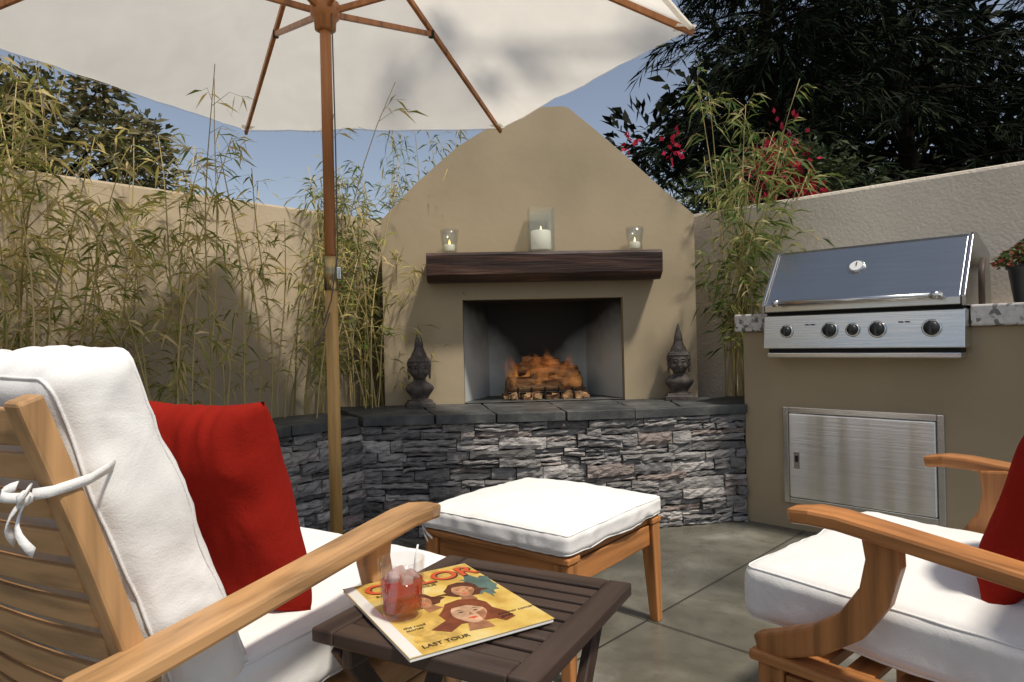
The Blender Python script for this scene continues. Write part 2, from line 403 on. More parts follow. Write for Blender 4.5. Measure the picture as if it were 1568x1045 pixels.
lathe('pot',[(.055,0),(.06,.01),(.08,.15),(.088,.155),(.088,.175),(.078,.175),(.075,.15)],(0,0,0),plain('pot_glaze',(.02,.022,.025),.35),pp)

# ------------------------------------------------------------ fireplace
aF=math.atan2(.10,1.794)
fp=empty('fireplace',(-.724,3.80,0),aF)
W=1.797; ox0,ox1,ot=.448,1.37,1.19
prism('pier_left',[(0,.3),(ox0,.3),(ox0,ot),(0,ot)],0,.75,'xz',M_fire_wall,fp)
prism('pier_right',[(ox1,.3),(W,.3),(W,ot),(ox1,ot)],0,.75,'xz',M_fire_wall,fp)
prism('chimney_breast',[(0,ot),(W,ot),(W,1.66),(1.72,1.725),(1.617,1.81),(1.41,2.0),(1.21,2.173),(1.08,2.28),(1.05,2.29),(.89,2.285),(.65,2.19),(.436,2.06),(.2,1.855),(0,1.65)],0,.75,'xz',M_fire_wall,fp)
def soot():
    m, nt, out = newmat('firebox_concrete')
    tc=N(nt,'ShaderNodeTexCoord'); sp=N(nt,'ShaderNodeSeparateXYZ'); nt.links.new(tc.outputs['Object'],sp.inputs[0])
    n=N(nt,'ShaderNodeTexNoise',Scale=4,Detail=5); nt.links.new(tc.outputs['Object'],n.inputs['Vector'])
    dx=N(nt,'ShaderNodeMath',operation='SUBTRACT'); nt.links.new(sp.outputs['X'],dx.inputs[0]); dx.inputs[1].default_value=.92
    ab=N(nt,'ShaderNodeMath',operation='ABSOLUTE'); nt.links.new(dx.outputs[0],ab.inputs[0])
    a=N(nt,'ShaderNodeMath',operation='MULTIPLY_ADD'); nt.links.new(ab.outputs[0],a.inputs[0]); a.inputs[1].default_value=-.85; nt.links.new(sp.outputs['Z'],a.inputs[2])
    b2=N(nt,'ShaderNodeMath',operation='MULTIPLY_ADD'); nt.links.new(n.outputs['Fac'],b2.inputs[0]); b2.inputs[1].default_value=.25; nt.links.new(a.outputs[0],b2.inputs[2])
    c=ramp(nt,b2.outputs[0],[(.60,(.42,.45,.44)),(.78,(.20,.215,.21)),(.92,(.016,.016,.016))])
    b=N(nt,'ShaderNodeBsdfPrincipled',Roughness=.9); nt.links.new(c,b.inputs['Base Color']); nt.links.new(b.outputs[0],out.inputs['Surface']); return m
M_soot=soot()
fz=.605
bx0,bx1,by=.60,1.22,.42
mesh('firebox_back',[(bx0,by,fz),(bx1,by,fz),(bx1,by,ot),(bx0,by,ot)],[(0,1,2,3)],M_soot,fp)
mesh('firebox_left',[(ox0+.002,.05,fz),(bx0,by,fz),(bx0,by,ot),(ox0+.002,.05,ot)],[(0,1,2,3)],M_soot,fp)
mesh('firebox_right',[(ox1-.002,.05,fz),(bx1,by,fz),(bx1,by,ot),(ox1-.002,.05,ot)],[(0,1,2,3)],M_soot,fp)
mesh('firebox_floor',[(ox0,-.02,fz),(ox1,-.02,fz),(ox1,.75,fz),(ox0,.75,fz)],[(0,1,2,3)],M_slate,fp)
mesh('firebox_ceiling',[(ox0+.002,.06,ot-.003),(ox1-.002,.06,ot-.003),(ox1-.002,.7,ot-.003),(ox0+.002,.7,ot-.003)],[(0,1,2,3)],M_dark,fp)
# mantel
mt=empty('mantel_shelf',(-.724,3.80,0),aF)
mx0,mx1=.26,1.555
V=[];F=[]; n=26
for i in range(n+1):
    x=mx0+(mx1-mx0)*i/n
    j=lambda s:noise.noise(Vector((x*5,s*7.1,0)))*.007
    V+= [(x,-.003,1.285),(x,-.135,1.280+j(1)*.5),(x,-.183+j(2),1.318+j(3)),(x,-.19+j(4),1.425+j(5)),(x,-.178+j(6),1.438),(x,-.003,1.438)]
for i in range(n):
    for k in range(6):
        F.append((i*6+k,i*6+(k+1)%6,(i+1)*6+(k+1)%6,(i+1)*6+k))
F.append(tuple(range(6))); F.append(tuple(n*6+k for k in range(5,-1,-1)))
mesh('beam',V,F,M_mantel,mt,bevel=.002)
# logs + fire
M_log=noise_mat('burning_log',[(.35,(.05,.025,.012)),(.5,(.26,.13,.055)),(.7,(.46,.27,.13))],scale=9,stretch=(1,3,3),rough=.9,bump=.9,bscale=25,bdist=.02)
lg=empty('fire_logs',(-.724,3.80,fz),aF)
def log(name,p0,p1,r,seed):
    P0=Vector(p0);P1=Vector(p1);n=10;pts=[];rad=[]
    for i in range(n+1):
        t=i/n; p=P0.lerp(P1,t)+Vector((0,noise.noise(Vector((t*3,seed,0)))*.015,noise.noise(Vector((t*3,0,seed)))*.015)); pts.append(p); rad.append(r*(1+.22*noise.noise(Vector((t*4,seed,5)))))
    return tube(name,pts,rad,M_log,lg,seg=10)
log('log_1',(.70,.16,.085),(1.15,.20,.075),.05,1); log('log_2',(.72,.30,.095),(1.16,.27,.10),.055,2)
log('log_3',(.76,.20,.165),(1.08,.30,.175),.042,3); log('log_4',(.84,.16,.15),(1.13,.22,.155),.035,4); log('log_5',(.80,.28,.22),(1.02,.2,.21),.03,5)
V=[];F=[]
for i in range(220):
    c=Vector((R.uniform(.68,1.18),R.uniform(.08,.34),R.uniform(.0,.03))); s=R.uniform(.008,.018); b=len(V)
    for q in boxv(-s,s,-s,s,-s,s): V.append(tuple(c+Vector(q)+Vector((R.uniform(-1,1),R.uniform(-1,1),R.uniform(-1,1)))*s*.5))
    F+= [tuple(b+k for k in fc) for fc in BF]
mesh('embers',V,F,noise_mat('ember_rock',[(.4,(.12,.06,.03)),(.6,(.42,.26,.13))],scale=20,rough=.9),lg)
V,F=[],[]
for x in (.76,.84,.92,1.0,1.08): tube_data([(x,.11,0),(x,.11,.045),(x,.10,.07)],.006,6,V,F)
tube_data([(.70,.115,.04),(1.14,.115,.04)],.007,6,V,F); mesh('grate',V,F,M_dark,lg)
def flame_mat():
    m, nt, out = newmat('flame_mat')
    tc=N(nt,'ShaderNodeTexCoord'); sp=N(nt,'ShaderNodeSeparateXYZ'); nt.links.new(tc.outputs['Object'],sp.inputs[0])
    mp=N(nt,'ShaderNodeMapping'); mp.inputs['Scale'].default_value=(1,1,.6); nt.links.new(tc.outputs['Object'],mp.inputs[0])
    n=N(nt,'ShaderNodeTexNoise',Scale=10,Detail=3,Distortion=1.0); nt.links.new(mp.outputs[0],n.inputs['Vector'])
    lw_=N(nt,'ShaderNodeLayerWeight',Blend=.6)
    zz=N(nt,'ShaderNodeMapRange'); zz.inputs['From Min'].default_value=.14; zz.inputs['From Max'].default_value=.36; zz.inputs['To Min'].default_value=.42; zz.inputs['To Max'].default_value=0; nt.links.new(sp.outputs['Z'],zz.inputs['Value'])
    c=ramp(nt,sp.outputs['Z'],[(.12,(1,.42,.12)),(.22,(.95,.28,.06)),(.34,(.50,.24,.12))])
    f1=N(nt,'ShaderNodeMath',operation='SUBTRACT',use_clamp=True); f1.inputs[0].default_value=1.0; nt.links.new(lw_.outputs['Facing'],f1.inputs[1])
    f2=N(nt,'ShaderNodeMath',operation='POWER'); nt.links.new(f1.outputs[0],f2.inputs[0]); f2.inputs[1].default_value=1.6
    nn=ramp(nt,n.outputs['Fac'],[(.38,(0,0,0)),(.72,(1,1,1))])
    m1=N(nt,'ShaderNodeMath',operation='MULTIPLY'); nt.links.new(f2.outputs[0],m1.inputs[0]); nt.links.new(nn,m1.inputs[1])
    m2=N(nt,'ShaderNodeMath',operation='MULTIPLY',use_clamp=True); nt.links.new(m1.outputs[0],m2.inputs[0]); nt.links.new(zz.outputs[0],m2.inputs[1])
    e=N(nt,'ShaderNodeEmission',Strength=.8); nt.links.new(c,e.inputs['Color'])
    t=N(nt,'ShaderNodeBsdfTransparent'); mx=N(nt,'ShaderNodeMixShader'); nt.links.new(m2.outputs[0],mx.inputs[0]); nt.links.new(t.outputs[0],mx.inputs[1]); nt.links.new(e.outputs[0],mx.inputs[2])
    nt.links.new(mx.outputs[0],out.inputs['Surface']); return m
V,F=[],[]
for i in range(9):
    x=.76+.042*i+R.uniform(-.012,.012); y=R.uniform(.10,.24); h=R.uniform(.17,.26)*(1-.30*abs(i-4)/5); r=R.uniform(.05,.075); ph=R.uniform(0,6)
    pts=[];rad=[]
    for k in range(13):
        t=k/12; pts.append((x+math.sin(t*4+ph)*.03*t-.02*t,y+math.cos(t*3+ph)*.01,.07+h*t)); rad.append(max(.001,r*(math.sin(math.pi*min(1,(t*.85+.15)))**.7)*(1-t*.3)))
    tube_data(pts,rad,14,V,F)
mesh('flames',V,F,flame_mat(),lg,smooth=True)
fl=bpy.data.lights.new('fire_glow','POINT'); fl.energy=.45; fl.color=(1,.5,.2); fl.shadow_soft_size=.08
fo=bpy.data.objects.new('fire_glow',fl); scn.collection.objects.link(fo); fo.parent=lg; fo.location=(.92,.08,.28)

# candles
M_glass=thin_glass('clear_glass',(.95,.97,.96)); M_wax=plain('candle_wax',(.85,.80,.70),.5,emit=(1,.75,.4),es=.12)
M_flame=plain('candle_flame',(1,.6,.2),.5,emit=(1,.6,.22),es=4)
def fpw(x,y,z):
    c,s=math.cos(aF),math.sin(aF); return (-.724+c*x-s*y,3.80+s*x+c*y,z)
def candle(kind,x,h,r,ch,cr,square=False):
    e=empty(kind,fpw(x,-.09,1.4385),aF)
    if square:
        q=r*1.414
        lathe('glass',[(q,.0),(q,h),(q-.006,h),(q-.006,.012)],(0,0,0),M_glass,e,seg=4,smooth=False,a0=math.pi/4,bevel=.002)
    else:
        lathe('glass',[(r*.80,.0),(r*.84,.012),(r*.80,h*.35),(r*.9,h*.6),(r,h),(r-.004,h),(r*.9-.004,h*.6),(r*.80-.004,h*.35),(r*.78-.004,.014)],(0,0,0),M_glass,e)
    lathe('candle',[(cr*.95,.016),(cr,.02),(cr,ch),(cr*.9,ch+.004),(cr*.5,ch-.002),(.002,ch-.003)],(0,0,0),M_wax,e)
    lathe('flame',[(.001,ch),(.005,ch+.008),(.004,ch+.018),(.0006,ch+.032)],(0,0,0),M_flame,e,seg=8)
    tube('wick',[(0,0,ch-.004),(0,0,ch+.006)],.001,M_dark,e,seg=5)
candle('hurricane_candle',.895,.245,.070,.12,.056,True)
candle('votive_candle',.385,.135,.052,.05,.03); candle('votive_candle',1.425,.135,.052,.05,.03)

# buddha heads
def buddha(x,y,rz):
    V,F=[],[]
    def add(vs,fs):
        b=len(V); V.extend(vs); F.extend([tuple(b+k for k in f) for f in fs])
    def ell(c,r,seg=20):
        prof=[(max(.0005,math.sin(math.pi*i/12)),-math.cos(math.pi*i/12)*r[2]) for i in range(13)]
        lathe_data([(p*1,z) for p,z in prof],c,seg,V,F,sx=r[0],sy=r[1])
    add(boxv(-.078,.078,-.06,.06,0,.022),BF)
    add(boxv(-.066,.066,-.052,.052,.02,.036),BF)
    lathe_data([(.050,.030),(.046,.045),(.054,.062),(.070,.082),(.080,.100),(.077,.112),(.060,.126),(.042,.136),(.034,.146),(.033,.175)],(0,0,0),28,V,F,sx=1,sy=.62)
    ell((0,-.004,.208),(.054,.052,.064))
    ell((0,.008,.232),(.062,.056,.050))
    ell((0,-.030,.168),(.022,.020,.014))
    ell((0,.006,.282),(.042,.040,.034))
    lathe_data([(.036,.295),(.030,.312),(.024,.328),(.0245,.342),(.021,.362),(.014,.388),(.007,.412),(.001,.432)],(0,.004,0),18,V,F)
    lathe_data([(.009,-.022),(.011,-.012),(.007,.0),(.004,.02)],(0,-.056,.207),10,V,F)
    for s in (-1,1):
        ell((s*.020,-.050,.217),(.013,.007,.0045),12)
        ell((s*.020,-.050,.230),(.016,.006,.003),12)
        ell((s*.058,.004,.205),(.008,.013,.024),12); ell((s*.057,.002,.172),(.007,.009,.022),12)
        ell((s*.030,-.038,.19),(.016,.015,.018),12)
    ell((0,-.053,.179),(.014,.007,.0035),12); ell((0,-.052,.173),(.011,.006,.0035),12)
    for row in range(7):
        zz=.228+row*.0115; rr=.060*math.sqrt(max(0,1-((zz-.232)/.056)**2))
        m=int(2*math.pi*rr/.0125)+1
        for k in range(m):
            a=2*math.pi*(k+.5*(row%2))/m; px,py=rr*math.cos(a)*1.04,.008+rr*math.sin(a)*.96
            if py<-.02 and zz<.246: continue
            ell((px,py,zz),(.0062,.0062,.0062),6)
    o=mesh('buddha_head_statue',V,F,M_buddha)
    rm_=o.modifiers.new('remesh','REMESH'); rm_.mode='VOXEL'; rm_.voxel_size=.003; rm_.use_smooth_shade=True
    p=fpw(x,y,.601); o.location=p; o.rotation_euler=(0,0,rz)
buddha(.205,-.115,.25); buddha(1.655,-.11,-.2)

# ------------------------------------------------------------ stacked stone hearth
path=[Vector((-2.05,1.79,0)),Vector((-.747,3.29,0)),Vector((-.05,3.31,0)),Vector((.60,3.355,0)),Vector((1.187,3.468,0))]
hearth=empty('stone_hearth')
seg=[];L=0
for a,b in zip(path,path[1:]): seg.append((L,a,b)); L+=(b-a).length
def at(s):
    for (l,a,b) in reversed(seg):
        if s>=l-1e-6:
            d=(b-a).normalized(); return a+d*(s-l), Vector((d.y,-d.x,0)), d
    return seg[0][1],Vector((1,0,0)),Vector((0,1,0))
corner_s=seg[1][0]
V,F=[],[]
z=0.0
while z<.552:
    h=R.choice([.028,.034,.042,.05,.06,.045])
    if .552-(z+h)<.024: h=.552-z
    for (sa,sb) in ((0,corner_s),(corner_s,L)):
        s=sa
        while s<sb-1e-4:
            l=R.choice([.07,.10,.14,.18,.23,.30])*R.uniform(.85,1.15)
            if sb-(s+l)<.05: l=sb-s
            pr=R.uniform(0,.030); split = (h>.04 and R.random()<.4)
            k_=R.uniform(.4,.6)
            parts=[(z,z+h)] if not split else [(z,z+h*k_),(z+h*k_,z+h)]
            for (za,zb) in parts:
                pr2=pr+R.uniform(-.006,.010); nx=max(3,int(l/.025)); nz=3; b=len(V)
                g0=.0018
                tilt=R.uniform(-.006,.006)
                for i in range(nx+1):
                    t=i/nx; ss=s+g0+(l-2*g0)*t
                    for k in range(nz+1):
                        p,nn,dd=at(min(ss,sb-1e-4) if sb<L else ss)
                        if sa>0 and ss<=corner_s: p,nn,dd=at(corner_s+1e-4)
                        u=k/nz; edge=(i in (0,nx)) or (k in (0,nz))
                        zz=za+g0+(zb-za-2*g0)*u+tilt*(t-.5)*2 + (R.uniform(-.0035,.0035) if edge else 0)
                        off=pr2+R.uniform(-.006,.006)-(R.uniform(.003,.010) if edge else 0)
                        V.append(tuple(p+nn*off+Vector((0,0,zz))))
                def vid(i,k): return b+i*(nz+1)+k
                for i in range(nx):
                    for k in range(nz): F.append((vid(i,k),vid(i+1,k),vid(i+1,k+1),vid(i,k+1)))
                ring=[vid(i,0) for i in range(nx+1)]+[vid(nx,k) for k in range(1,nz+1)]+[vid(i,nz) for i in range(nx-1,-1,-1)]+[vid(0,k) for k in range(nz-1,0,-1)]
                bb=len(V)
                for r_ in ring:
                    i=(r_-b)//(nz+1); t=i/nx; ss=s+g0+(l-2*g0)*t
                    p,nn,dd=at(min(max(ss,sa+1e-4),sb-1e-4))
                    V.append(tuple(Vector((p.x,p.y,0))-nn*.03+Vector((0,0,V[r_][2]))))
                m_=len(ring)
                for q in range(m_): F.append((ring[q],bb+q,bb+(q+1)%m_,ring[(q+1)%m_]))
            s+=l
    z+=h
mesh('ledge_stones',V,F,M_stone,hearth)
core=[p.copy() for p in path]
inner=[]
for i,p in enumerate(core):
    _,n1,_=at([0,corner_s-1e-3,seg[2][0],seg[3][0],L-1e-3][i]); 
    if i==1: n1=(at(corner_s-1e-3)[1]+at(corner_s+1e-3)[1])*.6
    inner.append(p-n1*.012)
mesh_pts=[(p.x,p.y) for p in inner]
bk=[Vector(mesh_pts[0])+Vector((-.26,.23)),Vector((-1.02,3.52)),Vector((-.95,4.2)),Vector((1.25,4.2)),Vector((1.30,3.62))]
prism('mortar_core',mesh_pts+[tuple(v) for v in bk[::-1]],0,.556,'xy',M_dark,hearth)
def slab(name,q):
    out=[]
    for a,b in zip(q,q[1:]+q[:1]):
        a=Vector(a);b=Vector(b);m_=max(2,int((b-a).length/.05))
        for i in range(m_):
            p=a.lerp(b,i/m_); p+=Vector((R.uniform(-.006,.006),R.uniform(-.006,.006))); out.append((p.x,p.y))
    o=prism(name,out,.554,.600+R.uniform(-.0015,.0015),'xy',M_slate,hearth,bevel=.003)
fr=[];bkp=[]
Ltot=L-corner_s
for i in range(7):
    t=i/6; p,nn,_=at(corner_s+max(.001,min(Ltot-.001,Ltot*t)))
    p2=p+nn*.028
    if i==0: p2=Vector((-.735,3.258,0))
    q2=Vector(fpw(-.2+2.2*t,.04,0)[:2])
    fr.append(p2.to_2d()); bkp.append(q2)
bkp[0]=Vector((-1.02,3.80)); bkp[-1]=Vector((1.42,3.92))
jit=[0]+[R.uniform(-.06,.06) for _ in range(5)]+[0]
for i in range(6):
    a=fr[i]+Vector((.003+ (jit[i] if i else 0),0)); b=fr[i+1]+Vector((-.003+jit[i+1],0))
    c=bkp[i+1]+Vector((-.003+jit[i+1]*.5,0)); d=bkp[i]+Vector((.003+jit[i]*.5,0))
    slab('cap_%d'%i,[a,b,c,d])
d0=(path[1]-path[0]).to_2d().normalized(); nL=Vector((d0.y,-d0.x)); Lr=(path[1]-path[0]).length
ts=[0,.42,.80,1.22,1.6,Lr]
for i in range(5):
    p0=path[0].to_2d()+d0*(ts[i]+.003); p1=path[0].to_2d()+d0*(ts[i+1]-.003)
    if i==4:
        slab('cap_r%d'%i,[p0+nL*.028,Vector((-.745,3.255)),Vector((-1.0,3.51)),p0-nL*.36])
    else: slab('cap_r%d'%i,[p0+nL*.028,p1+nL*.028,p1-nL*.36,p0-nL*.36])
mesh('planter_soil',[(-3.2,1.0,.42),(-2.35,1.9,.42),(-.8,3.7,.42),(-.6,4.2,.42),(.2,5.2,.42),(-.2,5.0,.42),(-4.4,.4,.42)],[(0,1,2,3,4,5,6)],M_soil)
mesh('planter_bed',[(1.0,4.1,.3),(1.3,3.6,.3),(1.8,4.1,.3),(1.2,4.6,.3)],[(0,1,2,3)],M_soil)

# ------------------------------------------------------------ umbrella
um=empty('patio_umbrella',(-.59,2.21,0))
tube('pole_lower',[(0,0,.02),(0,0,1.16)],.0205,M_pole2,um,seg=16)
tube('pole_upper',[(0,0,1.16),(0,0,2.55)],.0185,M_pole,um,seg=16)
tube('sleeve',[(0,0,1.135),(0,0,1.245)],.0225,plain('brass',(.35,.27,.14),.3,1),um,seg=16)
box('sleeve_knob',.02,.035,-.01,.01,1.17,1.21,M_steel,um)
lathe('base_stand',[(.25,0.004),(.25,.05),(.22,.07),(.05,.08),(.035,.3),(.028,.3)],(0,0,0),plain('cast_iron',(.02,.02,.02),.5),um)
zr,za,rr=2.0,2.53,1.235
tips=[Vector((math.cos(math.radians(3+60*k))*rr,math.sin(math.radians(3+60*k))*rr,zr)) for k in range(6)]
apex=Vector((0,0,za))
V,F=[],[]; n=18
for k in range(6):
    A=tips[k];B=tips[(k+1)%6]; idx={}
    for i in range(n+1):
        for j in range(i+1):
            t=i/n; u=j/i if i else 0
            p=apex.lerp(A.lerp(B,u),t)
            e=u*(1-u)*4
            p.z-= .035*t*t*e - .02*t*e
            inward=1-.035*e*t**3; p.x*=inward; p.y*=inward
            p+= Vector((0,0,noise.noise(p*4+Vector((k,0,0)))*.008*e + noise.noise(Vector((u*18,t*2.5,k)))*.006*t*e**.5))
            idx[(i,j)]=len(V); V.append(tuple(p))
    for i in range(n):
        for j in range(i+1):
            F.append((idx[(i,j)],idx[(i+1,j)],idx[(i+1,j+1)]))
            if j<i: F.append((idx[(i,j)],idx[(i+1,j+1)],idx[(i,j+1)]))
    for j in range(n):
        p=Vector(V[idx[(n,j)]]); q=Vector(V[idx[(n,j+1)]]); c=len(V)
        V+= [tuple(p+Vector((0,0,-.004))),tuple(q+Vector((0,0,-.004))),tuple(q*.985+Vector((0,0,zr*.015-.012))),tuple(p*.985+Vector((0,0,zr*.015-.012)))]
        F.append((c,c+1,c+2,c+3))
mesh('canopy',V,F,M_canopy,um,smooth=True)
for k in range(6):
    T=tips[k]; d=Vector((T.x,T.y,0)).normalized(); s=Vector((-d.y,d.x,0))
    a=Vector((0,0,za-.035))+d*.03; e=T+Vector((0,0,-.018))-d*.005
    sweep_rect('rib_%d'%k,[a,a.lerp(e,.5),e],[.016,.016,.013],.022,s,M_pole,um,bevel=.002)
    m_=a.lerp(e,.5)+Vector((0,0,-.014))
    sweep_rect('strut_%d'%k,[Vector((0,0,2.055))+d*.035,m_],.014,.020,s,M_pole,um,bevel=.002)
    lathe('joint_%d'%k,[(.012,-.014),(.012,.014)],tuple(m_),M_dark,um,seg=10)
    mesh('tip_pocket_%d'%k,[tuple(T+s*.02),tuple(T-s*.02),tuple(T-d*.07-s*.03+Vector((0,0,.0))),tuple(T-d*.07+s*.03)],[(0,1,2,3)],M_canopy,um)
lathe('runner_hub',[(.024,1.985),(.034,1.99),(.036,2.02),(.046,2.03),(.048,2.075),(.034,2.085),(.026,2.12),(.022,2.12)],(0,0,0),M_pole,um,seg=20)
lathe('top_hub',[(.024,2.42),(.045,2.43),(.045,2.50),(.02,2.51)],(0,0,0),M_pole,um,seg=20)
lathe('finial',[(.004,2.53),(.02,2.55),(.025,2.58),(.012,2.60),(.016,2.62),(.001,2.66)],(0,0,0),M_pole,um,seg=16)
M_rope=plain('rope',(.10,.09,.08),.8)
tube('rope',[(.03,-.03,2.05),(.034,-.035,1.6),(.033,-.034,1.25),(.01,-.04,1.1),(-.02,-.03,1.02)],.0025,M_rope,um,seg=5)
tube('rope_loose',[(.0,-.025,1.06),(-.02,-.035,.99),(-.035,-.04,.96),(-.05,-.03,.95)],.0025,M_rope,um,seg=5)

# ------------------------------------------------------------ chairs
def chair(loc, rz, T, seed):
    c=empty('teak_armchair',loc,rz); X,Y,Z=T
    for s in (-1,1):
        n=14;pts=[];wd=[]
        for i in range(n+1):
            t=i/n; y=-.075+.655*t
            zz=.555+.09*t**1.3+.012*math.sin(t*math.pi*1.0)-(.018*max(0,(t-.85)/.15)**2)
            pts.append((s*(.357+.012*math.sin(t*3)),y,zz)); wd.append(.070-.006*math.sin(t*3.1)+(-.030*max(0,(t-.93)/.07)**2))
        sweep_rect('arm_%d'%s,pts,wd,.028,(1,0,0),Y,c,bevel=.007)
        P=[(.43,.625),(.425,.57),(.44,.51),(.48,.45),(.54,.405),(.61,.375),(.655,.36)]
        sweep_rect('arm_bracket_%d'%s,[(s*.345,a,b) for a,b in P],.036,[.062,.056,.052,.052,.052,.05,.045],(1,0,0),Z,c,bevel=.006)
        box('front_leg_%d'%s,s*.345-.022,s*.345+.022,.60,.65,0,.335,Z,c,bevel=.005)
        sweep_rect('rear_leg_%d'%s,[(s*.352,-.10,0),(s*.352,-.035,.30),(s*.352,.0,.548)],.036,.05,(1,0,0),Z,c,bevel=.005)
        box('side_rail_%d'%s,s*.345-.018,s*.345+.018,-.03,.598,.245,.325,Y,c,bevel=.004)
        box('side_cap_%d'%s,s*.345-.030,s*.345+.030,.0,.665,.336,.356,Y,c,bevel=.006)
        for (py,pz) in ((.618,.30),(.625,.13)):
            lathe('dowel_%d_%d'%(s,int(pz*100)),[(.007,-.001),(.006,.0015)],(0,0,0),M_tdark[0],c,seg=10).matrix_local=Matrix.Translation((s*.345+s*.022,py,pz))@Matrix.Rotation(s*math.pi/2,4,'Y')
        pts=[(s*.318,.09,.30),(s*.318,.03,.50),(s*.318,-.04,.72),(s*.318,-.105,.905)]
        sweep_rect('stile_%d'%s,pts,.042,.030,(1,0,0),Z,c,bevel=.005)
    box('front_rail',-.322,.322,.61,.64,.25,.334,X,c,bevel=.004)
    box('rear_rail',-.322,.322,-.02,.01,.25,.325,X,c,bevel=.004)
    for i in range(7):
        y=.06+.08*i; box('seat_slat_%d'%i,-.314,.314,y,y+.05,.338,.352,X,c,bevel=.003)
    m=11
    for i in range(m):
        k=i/(m-1); zc=.37+.50*k; yc=.063-.158*k
        pts=[]
        for j in range(11):
            u=-1+j*.2; pts.append((u*.30,yc-.028*(1-u*u),zc))
        h=.034 if i<m-1 else .046
        V=[];F=[]
        for p in pts:
            for dy,dz in ((-.006,-h/2),(.006,-h/2),(.006-.008,h/2),(-.006-.008,h/2)): V.append((p[0],p[1]+dy,p[2]+dz))
        for a in range(10):
            for q in range(4): F.append((a*4+q,a*4+(q+1)%4,(a+1)*4+(q+1)%4,(a+1)*4+q))
        F.append((0,1,2,3)); F.append((43,42,41,40))
        mesh('back_slat_%d'%i,V,F,X,c,bevel=.003)
    cushion('seat_cushion',.61,.69,.115,M_white,c,(0,.378,.424),(math.radians(2),0,0),r=.030,puff=.014,wr=.0045,seed=seed)
    cushion('back_cushion',.61,.56,.13,M_white,c,(0,.066,.690),(math.radians(90+19),0,0),r=.040,puff=.026,wr=.0065,seed=seed+3,fscale=6)
    for s in (-1,1):
        for (zz,yy) in ((.80,-.07),(.46,.045)):
            V,F=[],[]
            def rib(pts,w=.0065):
                b=len(V)
                for p in pts:
                    V.append((p[0],p[1],p[2]-w)); V.append((p[0],p[1]+.004,p[2]+w))
                for i in range(len(pts)-1): F.append((b+2*i,b+2*i+1,b+2*i+3,b+2*i+2))
            xs=s*.318
            rib([(xs-s*.012,yy+.07,zz+.008),(xs+s*.004,yy+.05,zz+.006),(xs+s*.023,yy+.024,zz+.002),(xs+s*.025,yy-.020,zz-.004),(xs+s*.0,yy-.030,zz-.008),(xs-s*.026,yy-.02,zz-.012)])
            k=(xs+s*.004,yy-.036,zz-.01)
            for a,sg in ((.7,1),(2.5,1),(-1.1,1.1),(-2.1,1.0)):
                lp=[k]
                for q in range(1,8):
                    t=q/7; rr_=(.036*math.sin(t*math.pi*.8)) if sg==1 and a>0 else .05*t
                    lp.append((k[0]+math.cos(a)*rr_*sg,k[1]-.014*math.sin(t*math.pi)-.004*t,k[2]+math.sin(a)*rr_*sg-(.018*math.sin(t*math.pi) if a>0 else .01*t)))
                rib(lp,.0055)
            o=mesh('tie_%d_%d'%(s,int(zz*100)),V,F,M_white,c,smooth=True)
            so_=o.modifiers.new('s','SOLIDIFY'); so_.thickness=.002
            lathe('knot_%d_%d'%(s,int(zz*100)),[(.002,-.009),(.008,-.005),(.0085,.003),(.002,.009)],k,M_white,c,seg=10)
    return c
ch1=chair((-.778,1.038,0),math.radians(-32.8),M_teak,1.0)
pillow('red_pillow',.205,.20,.070,M_red,ch1,(.052,.300,.672),(math.radians(14),math.radians(0),math.radians(4)),2.2)
ch2=chair((1.16,1.041,0),math.radians(41.3),M_teako,9.0)
pillow('red_pillow',.19,.185,.060,M_red,ch2,(.010,.275,.645),(math.radians(20),0,math.radians(4)),5.2)

# ------------------------------------------------------------ ottoman
ot_=empty('teak_ottoman',(.095,2.235,0),math.atan2(.78,.62)-math.pi/2)
hw=.275
for i,(a,b) in enumerate(((-1,-1),(1,-1),(1,1),(-1,1))):
    x=a*(hw-.022); y=b*(hw-.022)
    V=boxv(x-.026,x+.026,y-.026,y+.026,.0,.332)
    V=[((x+(vx-x)*.62+a*.012) if vz<.1 else vx,(y+(vy-y)*.62+b*.012) if vz<.1 else vy,vz) for vx,vy,vz in V]
    mesh('leg_%d'%i,V,BF,M_teako[2],ot_,bevel=.004)
for b in (-1,1):
    box('rail_x_%d'%b,-hw+.048,hw-.048,b*(hw-.02)-.012,b*(hw-.02)+.012,.262,.330,M_teako[0],ot_,bevel=.003)
    box('rail_y_%d'%b,b*(hw-.02)-.012,b*(hw-.02)+.012,-hw+.048,hw-.048,.262,.330,M_teako[1],ot_,bevel=.003)
box('top_frame_a',-hw-.008,hw+.008,-hw-.008,-hw+.055,.333,.353,M_teako[0],ot_,bevel=.005)
box('top_frame_b',-hw-.008,hw+.008,hw-.055,hw+.008,.333,.353,M_teako[0],ot_,bevel=.005)
for i in range(6):
    x=-hw+.0+i*.094; box('slat_%d'%i,x,x+.07,-hw+.057,hw-.057,.335,.351,M_teako[1],ot_,bevel=.003)
cushion('cushion',.585,.585,.070,M_white,ot_,(0,0,.390),(0,0,0),r=.024,puff=.034,wr=.006,seed=4.4,fscale=5)
V,F=[],[]
x,y=-.283,-.283
for k,(dx,dy,dz) in enumerate(((.05,.0,-.022),(.03,-.004,-.035))):
    p=[(x,y-.006,.365),(x+dx*.5,y-.010,.355+dz*.5),(x+dx,y-.009,.352+dz)]
    i0=len(V)
    for q in p: V.append((q[0],q[1],q[2]-.005)); V.append((q[0],q[1],q[2]+.005))
    for t in range(2): F.append((i0+2*t,i0+2*t+1,i0+2*t+3,i0+2*t+2))
mesh('corner_ties',V,F,M_white,ot_)

